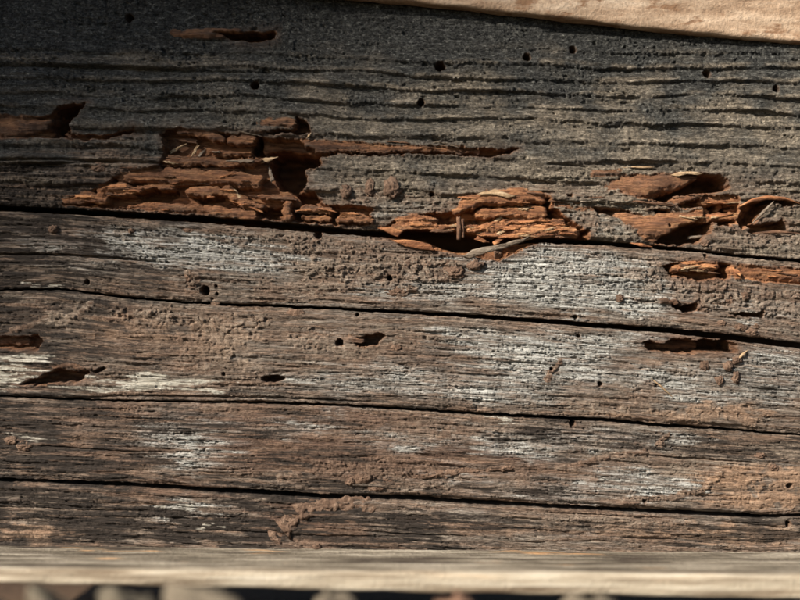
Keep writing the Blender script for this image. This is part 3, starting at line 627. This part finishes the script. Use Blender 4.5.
# ---- splinters and flakes ---------------------------------------
rng = np.random.default_rng(5)
def lamina(name, path, rad, a0=-80, a1=80, thick=1.4, mat='orange', rag=3.0, seed=0, ns=26, na=12, wob=.8, taper=None):
    """curled sheet of wood along a path (x, y, h): arc from angle a0 (below) to a1 (above), 0 faces out"""
    P = np.asarray(path, float); L = np.concatenate([[0], np.cumsum(np.hypot(np.diff(P[:, 0]), np.diff(P[:, 1])))])
    if taper is None: taper = .45 if np.max(rad) < 3.2 else .12
    if np.max(rad) > 3.2: wob = wob * 2.2
    rad = np.broadcast_to(np.asarray(rad, float), (len(P),))
    aa = np.radians(np.linspace(a0, a1, na))
    rg0 = rag * (gnoise(aa * 2.3, aa * 0 + seed, 11) + .8 * gnoise(aa * 7, aa * 0 + seed, 12)); rg1 = rag * (gnoise(aa * 2.1, aa * 0 + seed, 13) + .8 * gnoise(aa * 7, aa * 0 + seed, 14))
    rows = []
    for layer in (0, 1):
        for i in range(ns):
            s_ = np.clip(mix(L[0] + rg0, L[-1] + rg1, i / (ns - 1)), 0 - rag * 2, L[-1] + rag * 2)
            ctr = [np.interp(s_, L, P[:, j]) for j in range(3)]
            # carry on past the ends
            d0 = (P[1] - P[0]) / max(L[1], 1e-6); d1 = (P[-1] - P[-2]) / max(L[-1] - L[-2], 1e-6)
            for j in range(3):
                ctr[j] = ctr[j] + np.minimum(s_, 0) * d0[j] + np.maximum(s_ - L[-1], 0) * d1[j]
            e = .5; tx = np.interp(s_ + e, L, P[:, 0]) - np.interp(s_ - e, L, P[:, 0]); ty = np.interp(s_ + e, L, P[:, 1]) - np.interp(s_ - e, L, P[:, 1])
            ln = np.maximum(np.hypot(tx, ty), 1e-6); nx, ny = ty / ln, -tx / ln      # 'up' normal in the face plane
            tp = np.clip(np.minimum(s_, L[-1] - s_) / (L[-1] * taper + 1e-6), 0, 1) ** .7 * .85 + .15 if taper else 1.0
            r = np.interp(s_, L, rad) * tp + wob * (tp if taper else 1.0) * (fbm(s_ * .07, aa * 2.5 + seed, 31 + seed, 2) + .5 * gnoise(s_ * .02, aa * 9 + seed, 35))
            th = thick * (1 - .75 * (np.abs(np.linspace(-1, 1, na)) ** 6))
            r = r - layer * th
            rows.append(np.stack([ctr[0] + nx * r * np.sin(aa), ctr[1] + ny * r * np.sin(aa), ctr[2] + r * np.cos(aa)], 1))
    V = np.concatenate(rows); n1 = ns * na; F = []
    I = lambda l, i, a: l * n1 + i * na + a
    for i in range(ns - 1):
        for a in range(na - 1):
            F.append((I(0, i, a), I(0, i + 1, a), I(0, i + 1, a + 1), I(0, i, a + 1)))
            F.append((I(1, i, a), I(1, i, a + 1), I(1, i + 1, a + 1), I(1, i + 1, a)))
        F.append((I(0, i, 0), I(1, i, 0), I(1, i + 1, 0), I(0, i + 1, 0)))
        F.append((I(0, i, na - 1), I(0, i + 1, na - 1), I(1, i + 1, na - 1), I(1, i, na - 1)))
    for a in range(na - 1):
        F.append((I(0, 0, a), I(0, 0, a + 1), I(1, 0, a + 1), I(1, 0, a)))
        F.append((I(0, ns - 1, a), I(1, ns - 1, a), I(1, ns - 1, a + 1), I(0, ns - 1, a + 1)))
    return child(link(name, mesh(name, px2w(V), F), M[mat]))
def torn(cx, cy, L_, w_, an, r):
    """outline of a torn sliver: one broken blunt end, one drawn-out point"""
    ca, sa = math.cos(math.radians(an)), math.sin(math.radians(an)); fl = r.choice([-1, 1])
    u = [-.5 + .08 * r.random(), -.42 + .10 * r.random(), -.5 + .14 * r.random(), -.3, -.05 + .1 * r.random(), .22, .5, .3, .1 * r.random(), -.2]
    v = [.42, .12, -.25, -.5 + .2 * r.random(), -.46 + .2 * r.random(), -.30 + .15 * r.random(), .05 * r.uniform(-1, 1), .16 + .12 * r.random(), .42 + .12 * r.random(), .5]
    return [(cx + fl * a * L_ * ca - b * w_ * sa, cy + fl * a * L_ * sa + b * w_ * ca) for a, b in zip(u, v)][::fl]
def chip(name, poly, h, thick=1.6, mat='pale', tilt=(0, 0), seed=0):
    """torn flat chip: outline with its own thickness, tilt and a slightly domed, rough face"""
    P = np.asarray(poly, float); c = P.mean(0); V = []; F = []
    n0 = len(P); Q = []
    for i in range(n0):
        for t in (0, .33, .66): Q.append(P[i] * (1 - t) + P[(i + 1) % n0] * t)
    Q = np.asarray(Q); Q += .8 * np.stack([gnoise(Q[:, 0] * .4, Q[:, 1] * .4, 41 + seed), gnoise(Q[:, 0] * .4, Q[:, 1] * .4, 43 + seed)], 1)
    n = len(Q); hh = lambda q, d: h + tilt[0] * (q[:, 0] - c[0]) + tilt[1] * (q[:, 1] - c[1]) + d
    def ring(s_, d):
        q = c + (Q - c) * s_; return np.column_stack([q, hh(q, d) + .45 * gnoise(q[:, 0] * .3, q[:, 1] * .8, 51 + seed)])
    rings = [ring(.86, -thick), ring(1, -thick * .4), ring(.9, .25), ring(.45, .5)]
    V = np.concatenate(rings + [np.array([[c[0], c[1], h + .5]]), np.array([[c[0], c[1], h - thick]])])
    for a in range(3):
        for i in range(n): j = (i + 1) % n; F.append((a * n + i, a * n + j, (a + 1) * n + j, (a + 1) * n + i))
    for i in range(n): j = (i + 1) % n; F.append((3 * n + i, 3 * n + j, 4 * n)); F.append((j, i, 4 * n + 1))
    return child(link(name, mesh(name, px2w(V), F), M[mat]))

# centre cluster
chip('wood_splinter', [(476, 195), (494, 189.5), (516, 197), (508, 199), (492, 195.5)], 8.5, 1.2, 'pale', (0.0, .12), 1)
chip('wood_splinter', [(377, 228), (392, 227.5), (404, 231), (398, 237), (391, 235)], 3.5, 1.4, 'orange', (-.05, -.1), 2)
lamina('wood_splinter', [(458.5, 217, 0), (459, 229, 3), (458.5, 240, 1)], [2.3, 2.4, 2.2], -75, 75, 1.2, 'brown', 1, 9, 14, 8, .3, 0)
lamina('wood_splinter', [(462.5, 219, 1.5), (463, 238, 1.5)], [1.3, 1.4], -80, 80, 1.0, 'brown', 1, 10, 12, 8, .2, 0)
r3 = np.random.default_rng(12)
for i, (cx, cy, L_, w_, an, m) in enumerate([(488, 225, 20, 6, -20, 'orange'), (497, 220, 13, 4, -35, 'pale'), (508, 221, 12, 5, 25, 'orange'), (516, 227, 26, 5, -9, 'orange'), (490, 234, 18, 6, 14, 'orange'), (503, 231, 14, 5, -30, 'pale'),
                                             (512, 236, 24, 5, -6, 'orange'), (482, 240, 14, 5, 20, 'orange'), (498, 241, 12, 5, -28, 'orange'), (530, 221, 20, 4, -4, 'orange'), (548, 226, 26, 5, -3, 'orange'), (474, 224, 10, 5, -50, 'brown'),
                                             (540, 190, 22, 3, 3, 'flake'), (424, 225, 26, 4, 4, 'orange'), (442, 231, 22, 4, 3, 'brown'), (410, 213, 18, 4, 2, 'brown'), (560, 236, 22, 4, 2, 'brown')]):
    out = torn(cx, cy, L_ * 1.25, w_, an, r3)
    chip('wood_splinter', out, height_at(cx, cy) + 1.0, 1.4, m, (r3.uniform(-.12, .12), r3.uniform(-.1, .45)), 30 + i)
chip('wood_flake', [(462, 256), (472, 250), (486, 247), (500, 244.5), (514, 240.5), (529, 237), (524, 242), (511, 246), (498, 250), (484, 253.5), (468, 259)], 3.5, 1.2, 'flake', (.02, -.25), 3)
chip('wood_flake', [(392, 241), (404, 239.5), (418, 241), (431, 245), (436, 251), (421, 250), (404, 246)], 3, 1.3, 'orange', (.02, -.16), 4)



chip('wood_flake', [(466, 265), (474, 261), (482, 264), (478, 268), (470, 269)], 3, 1.8, 'mud', (0, 0), 8)
# left cluster
for i, (cx, cy, L_, w_, an, m) in enumerate([(176, 147, 18, 4, -28, 'pale'), (193, 150, 13, 3.5, -62, 'pale'), (200, 152, 12, 3, -50, 'flake'), (185, 139, 24, 5, 6, 'brown'), (178, 157, 22, 4, 4, 'brown'), (265, 158.5, 22, 6, -12, 'pale'), (270, 173, 16, 4.5, 75, 'flake'),
                                             (238, 194, 12, 3.5, 55, 'pale'), (274, 197, 46, 3.5, 4, 'brown'), (240, 161, 26, 3.5, 1, 'flake'), (309, 136, 8, 2, -55, 'pale'), (118, 187, 22, 4, -6, 'orange'), (86, 197, 18, 4, 4, 'orange'), (210, 168, 60, 3, 1, 'brown'), (350, 214, 18, 3, 3, 'orange')]):
    out = torn(cx, cy, L_ * 1.25, w_, an, r3)
    chip('wood_splinter', out, max(height_at(cx, cy), -8) + 1.0, 1.3, m, (r3.uniform(-.1, .1), r3.uniform(-.1, .4)), 60 + i)
# right cluster
chip('wood_splinter', [(669, 175.5), (678, 172.5), (690, 172), (703, 174), (700, 175.5), (686, 175), (676, 177)], 3.5, 1.2, 'pale', (0, .1), 80)
chip('wood_splinter', [(620, 168), (634, 166.4), (655, 167.2), (650, 168.6), (636, 168.4)], height_at(638, 167) + 1.2, 1.2, 'pale', (0, .05), 81)
lamina('wood_splinter', [(752, 223, 2), (762, 212, 5), (772, 202, 4)], [1.6, 1.9, 1.5], -80, 80, 1, 'flake', 1.5, 82, 14, 8, .2)
lamina('wood_flake', [(738, 207, 2), (750, 201, 4), (766, 198, 4), (784, 199, 3), (801, 204, 1)], [2.4, 2.6, 2.4, 2, 1.4], -80, 80, 1, 'orange', 2, 83, 24, 8, .5)
lamina('wood_splinter', [(753, 233, 1), (776, 232, 2), (800, 233.5, 1)], [1.4, 1.6, 1.2], -80, 80, .8, 'brown', 2, 84, 16, 8, .3)
lamina('wood_splinter', [(630, 243, 1), (640, 245, 2), (652, 247, 1)], [1.4, 1.8, 1.2], -80, 80, .8, 'orange', 2, 85, 14, 8, .3)
for i, (cx, cy, L_, w_, an, m) in enumerate([(691, 262.5, 22, 4, -4, 'orange'), (704, 266, 22, 4.5, 2, 'orange'), (697, 270, 18, 4, 6, 'pale'), (615, 201, 46, 3, 4, 'flake'), (735, 271, 12, 5, 40, 'orange'), (646, 203, 50, 3, 5, 'brown'), (700, 236, 22, 3.5, -6, 'flake'), (719, 202, 26, 4, -3, 'orange'), (718, 215, 28, 5, -4, 'orange')]):
    chip('wood_splinter', torn(cx, cy, L_ * 1.2, w_, an, r3), max(height_at(cx, cy), -8) + 1.0, 1.3, m, (r3.uniform(-.1, .1), r3.uniform(-.1, .4)), 90 + i)
# left pale fragment beside the little slot, thin straw
lamina('wood_splinter', [(736, 360, 3), (741, 354, 5), (746, 350, 4)], [1.3, 1.7, 1], -80, 80, .8, 'pale', 1, 97, 12, 8, .2)
lamina('wood_splinter', [(650, 378, 3), (660, 386, 4), (672, 397, 3)], [.9, 1.1, .7], -80, 80, .6, 'pale', 1, 98, 14, 8, .1)

r4 = np.random.default_rng(8)
zones = [(70, 130, 190, 206, 7, ('orange', 'brown')), (125, 262, 168, 186, 9, ('brown', 'orange')), (165, 262, 132, 164, 8, ('brown', 'flake', 'pale')), (130, 300, 188, 216, 12, ('brown', 'orange', 'orange')), (300, 372, 206, 221, 5, ('orange', 'brown')),
         (400, 470, 217, 232, 9, ('orange', 'brown', 'pale')), (462, 545, 192, 216, 9, ('orange', 'brown', 'pale')), (470, 580, 219, 240, 18, ('orange', 'orange', 'pale', 'brown')), (546, 596, 194, 210, 5, ('brown', 'flake')),
         (668, 740, 195, 224, 10, ('orange', 'brown', 'pale')), (666, 720, 261, 276, 7, ('orange', 'pale', 'brown')), (735, 800, 264, 280, 4, ('orange', 'brown')), (280, 480, 142, 152, 6, ('brown', 'brown', 'flake'))]
for (a, b, c, d, n_, ms) in zones:
    for q in range(n_):
        cx, cy = r4.uniform(a, b), r4.uniform(c, d); hh = height_at(cx, cy)
        if hh < -12: continue
        L_ = r4.uniform(9, 30); w_ = r4.uniform(1.0, 2.6)
        chip('wood_splinter', torn(cx, cy, L_, w_, r4.normal(2, 6), r4), hh + .9, 1.3, ms[r4.integers(len(ms))], (r4.uniform(-.06, .06), r4.uniform(-.2, .3)), 200 + q)
# ---- mud lumps and tube -----------------------------------------
def mud_lump(x, y, rx, ry, rh, seed, mat='mud'):
    nu, nv = 26, 12; V = []; F = []
    base = height_at(x, y) - 1.0
    for j in range(nv):
        ph = math.pi / 2 * (1 - j / (nv - 1)) * 1.0
        for i in range(nu):
            th = 2 * math.pi * i / nu
            d = 1 + .42 * float(fbm(np.array([math.cos(th) * 1.6 + seed * 3.1]), np.array([math.sin(th) * 1.6 + j * .35]), 61, 4, .6)[0])
            q = math.cos(ph)
            V.append((x + rx * q * d * math.cos(th), y + ry * q * d * math.sin(th), base + rh * math.sin(ph) * (.9 + .3 * float(fbm(np.array([2.5 * q * math.cos(th) + seed]), np.array([2.5 * q * math.sin(th)]), 63, 3, .6)[0])) - (1.5 if j == nv - 1 else 0)))
    for j in range(nv - 1):
        for i in range(nu):
            k = (i + 1) % nu; F.append((j * nu + i, (j + 1) * nu + i, (j + 1) * nu + k, j * nu + k))
    child(link('mud_lump', mesh('mud_lump', px2w(V), F), M[mat]))
for i, (x, y, rx, ry, rh) in enumerate([(346, 192, 5, 7, 5), (370, 188, 5, 9, 5), (392, 189, 9, 10, 6), (54, 229, 5, 4, 5), (132, 231, 4, 4, 5), (190, 229, 7, 4, 3), (704, 365, 5, 6, 4), (727, 366, 5, 5, 5), (735, 360, 5, 4, 5),
                                        (719, 380, 4, 5, 4), (735, 377, 4, 7, 4), (740, 328, 7, 4, 4), (752, 332, 6, 4, 4), (722, 323, 5, 3, 3), (757, 326, 4, 4, 4), (350, 481, 5, 4, 2.5), (362, 478, 9, 5, 3), (386, 481, 7, 6, 3), (376, 488, 9, 4, 2.5), (396, 348, 6, 4, 3),
                                        (317, 547, 5, 4, 4), (730, 300, 8, 5, 4), (745, 296, 5, 5, 4), (295, 313, 8, 4, 3), (398, 292, 12, 5, 5), (475, 265, 8, 5, 4), (455, 272, 10, 6, 4), (500, 252, 5, 6, 4), (705, 243, 5, 4, 4), (620, 298, 4, 4, 3), (762, 456, 6, 4, 4), (774, 468, 6, 5, 4), (25, 446, 8, 5, 4), (12, 440, 6, 4, 3), (100, 168, 8, 5, 3), (540, 300, 4, 3, 2), (190, 276, 5, 6, 4), (215, 303, 5, 4, 3)]):
    mud_lump(x, y, rx, ry, rh, i + 1)
def mud_tube(path, rad, ht, seed):
    P = np.asarray(path, float); L = np.concatenate([[0], np.cumsum(np.hypot(*np.diff(P, axis=0).T))]); ns = 90; na = 13; V = []; F = []
    rad = np.broadcast_to(np.asarray(rad, float), (len(P),))
    for i in range(ns):
        s_ = L[-1] * i / (ns - 1); c = [np.interp(s_, L, P[:, j]) for j in (0, 1)]
        t = np.array([np.interp(s_ + 3, L, P[:, j]) - np.interp(s_ - 3, L, P[:, j]) for j in (0, 1)]); t /= np.hypot(*t); nx, ny = t[1], -t[0]
        endf = min(1, math.sqrt(min(s_, L[-1] - s_) / 5 + .02)); r = np.interp(s_, L, rad) * endf
        b = height_at(c[0], c[1]) - .8 if i % 6 == 0 else b
        for a in range(na):
            an = math.radians(-95 + 190 * a / (na - 1)); w = 1 + .8 * float(fbm(np.array([s_ * .11]), np.array([an * 1.6 + seed]), 71, 3)[0])
            V.append((c[0] + nx * r * w * math.sin(an), c[1] + ny * r * w * math.sin(an), b + ht * endf * w * math.cos(an)))
    for i in range(ns - 1):
        for a in range(na - 1): F.append((i * na + a, (i + 1) * na + a, (i + 1) * na + a + 1, i * na + a + 1))
    child(link('mud_tube', mesh('mud_tube', px2w(V), F), M['mud'], label='crumbly reddish mud tube bending across the bottom strip'))
mud_tube([(270, 539), (283, 529), (293, 520), (302, 511), (318, 506), (345, 505), (377, 507)], [7, 9, 9, 8, 6, 6.5, 7], 1.9, 3)
mud_tube([(407, 477), (440, 474), (480, 470), (515, 467)], [2, 3, 3, 2], 1.3, 5)

# ================================================================== BOARDS ROUND THE BEAM
def plank(name, lower, upper, x0, x1, h0, h1, mat, label, cat, seed, nx=160, rnd=4.0):
    """board seen from its face/edge: section in (y,h) swept along x with rounded, worn arrises. lower/upper: y of its under and upper side as functions of x (may depend on h)"""
    xs_ = np.linspace(x0, x1, nx); sec = []
    n = 7
    def corner(cy, ch, a0): return [(cy, ch, math.radians(a0 + 90 * i / (n - 1))) for i in range(n)]
    V = []; rows = 0
    for x in xs_:
        u, l = upper(x), lower(x); ring = []
        a, b, c_, d = h0(x) if callable(h0) else h0, h1(x) if callable(h1) else h1, u, l
        r = min(rnd, (l - u) * .45)
        for (yc, hc, st) in ((u + r, b - r, 0), (l - r, b - r, 90), (l - r, a + r, 180), (u + r, a + r, 270)):
            for i in range(n):
                t = math.radians(st + 90 * i / (n - 1)); ring.append((yc - r * math.cos(t), hc + r * math.sin(t)))
        # subdivide the long runs
        R2 = []
        for i in range(len(ring)):
            p, q = np.array(ring[i]), np.array(ring[(i + 1) % len(ring)]); m = max(1, int(np.hypot(*(q - p)) / 4))
            m = min(m, 24)
            for k in range(m): R2.append(p + (q - p) * k / m)
        if not rows: rows = len(R2); T = [len(R2)]
        R2 = np.array(R2)
        if len(R2) != rows:      # keep the count constant along the board
            tt = np.linspace(0, 1, len(R2)); ti = np.linspace(0, 1, rows); R2 = np.stack([np.interp(ti, tt, R2[:, j]) for j in (0, 1)], 1)
        V.append(np.column_stack([np.full(rows, x), R2]))
    V = np.array(V); nr = rows
    j = np.arange(nr)[None, :]
    V[:, :, 1] += .9 * fbm(V[:, :, 0] * .02, V[:, :, 2] * .12 + V[:, :, 1] * .12, seed, 3); V[:, :, 2] += .9 * fbm(V[:, :, 0] * .015, V[:, :, 1] * .22 + V[:, :, 2] * .1, seed + 4, 3)
    F = []
    for i in range(nx - 1):
        for k in range(nr): F.append((i * nr + k, i * nr + (k + 1) % nr, (i + 1) * nr + (k + 1) % nr, (i + 1) * nr + k))
    F.append(tuple(range(nr))[::-1]); F.append(tuple((nx - 1) * nr + k for k in range(nr)))
    P = V.reshape(-1, 3); c = P.mean(0); o = link(name, mesh(name, px2w(P) - np.array(W(*c)), F), M[mat], None, label, cat)
    o.location = W(*c)
    return o
def unproj(y, h): return 300 + (y - 300) * (DIST - h) / DIST

tb = lambda x: unproj(-37 + .0985 * x + 1.5 * math.sin(x * .011), 9)
plank('upper_board', tb, lambda x: tb(x) - 110, -60, 860, -6, 10, 'board', 'bright tan sunlit board slanting along the top edge above the dark wood', 'board', 31)
lu = lambda x: 546 + .0085 * x
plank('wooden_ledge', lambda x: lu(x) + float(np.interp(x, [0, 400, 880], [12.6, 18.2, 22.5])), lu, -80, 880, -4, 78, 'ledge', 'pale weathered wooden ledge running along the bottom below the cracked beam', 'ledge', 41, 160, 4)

# ================================================================== UNDER THE LEDGE
gv, gf = box_pts(-700, 1500, 640, 660, -900, 330)
link('ground', mesh('ground', px2w(gv), gf, False), M['soil'], None, 'dark soil below the ledge', None, 'structure')

def stone(name, x, y, h, rx, ry, rh, mat, label, cat, seed, group=None, lean=0.0):
    nu, nv = 22, 13; V = []; F = []
    for j in range(nv):
        ph = math.pi * j / (nv - 1)
        for i in range(nu):
            th = 2 * math.pi * i / nu; q = max(math.sin(ph), 0) ** .45
            d = 1 + .26 * float(fbm(np.array([math.cos(th) * q * 1.3 + seed * 5.1]), np.array([math.sin(th) * q * 1.3 + math.cos(ph) * 1.7]), 81, 3)[0])
            vy = -ry * math.cos(ph) * d
            V.append((rx * q * d * math.cos(th) + lean * vy, vy, rh * q * d * math.sin(th)))
    for j in range(nv - 1):
        for i in range(nu): k = (i + 1) % nu; F.append((j * nu + i, j * nu + k, (j + 1) * nu + k, (j + 1) * nu + i))
    P = np.array(V); me = mesh(name, np.stack([P[:, 0] * S, -P[:, 2] * S, -P[:, 1] * S], 1), F)
    o = link(name, me, M[mat], None, label, cat, None, group); o.location = W(x, y, h); return o
def hx(x, h): return 400 + (x - 400) * (DIST - h) / DIST
# stones stand on the soil in front of the ledge; their tops just reach into view
for i, (sx, top, w, hh, mat, lean, lab) in enumerate([
        (18, 583, 40, 180, 'stick', .9, 'dull olive stone just below the ledge in the bottom left corner'),
        (92, 586, 30, 190, 'stick', .8, 'greyish beige leaning stone under the ledge, second from the left corner'),
        (160, 589, 34, 170, 'stick', .6, 'beige leaning stone below the ledge, third from the left corner'),
        (235, 591, 44, 185, 'stone', .5, 'wide pale stone below the left half of the ledge'),
        (348, 594, 30, 160, 'stone', .3, 'small pale stone just left of centre under the ledge'),
        (468, 594, 26, 175, 'stone_pink', .2, 'pinkish orange stone below the middle of the ledge'),
        (597, 594, 30, 165, 'stone', .1, 'whitish stone below the right half of the ledge')]):
    yt = unproj(top + 3.5, hh); ry = (645 - yt) / 2
    stone('stone', hx(sx, hh), yt + ry + 1, hh, w * .8, ry, 18, mat, lab, 'stone', i + 1, 'stones lying on the soil under the ledge', lean)

# ================================================================== ADDED SHADE BOARD (unseen, outside the picture, towards the sun)
# its soft shadow falls across the upper left of the timber
ts = np.array(to_sun)
far = 3.0
e0 = np.array(W(-150, 240, 0)); e1 = np.array(W(540, -70, 0))      # where the shadow's middle runs on the timber
ed = (e1 - e0) / np.linalg.norm(e1 - e0); up = np.array([-ed[2], 0, ed[0]]); up = up if up[2] > 0 else -up
a = e0 + ts * far - ed * 0.35; b = e1 + ts * far + ed * 0.6
th = np.array([0, 0.02, 0])
q = [a, b, b + up * .6, a + up * .6]
V = [p - th for p in q] + [p + th for p in q]
F = [(0, 1, 2, 3), (7, 6, 5, 4), (0, 4, 5, 1), (1, 5, 6, 2), (2, 6, 7, 3), (3, 7, 4, 0)]
link('added_shade_board', mesh('added_shade_board', V, F, False), M['core'], None, 'unseen board added overhead to shade the upper left', None, 'structure')
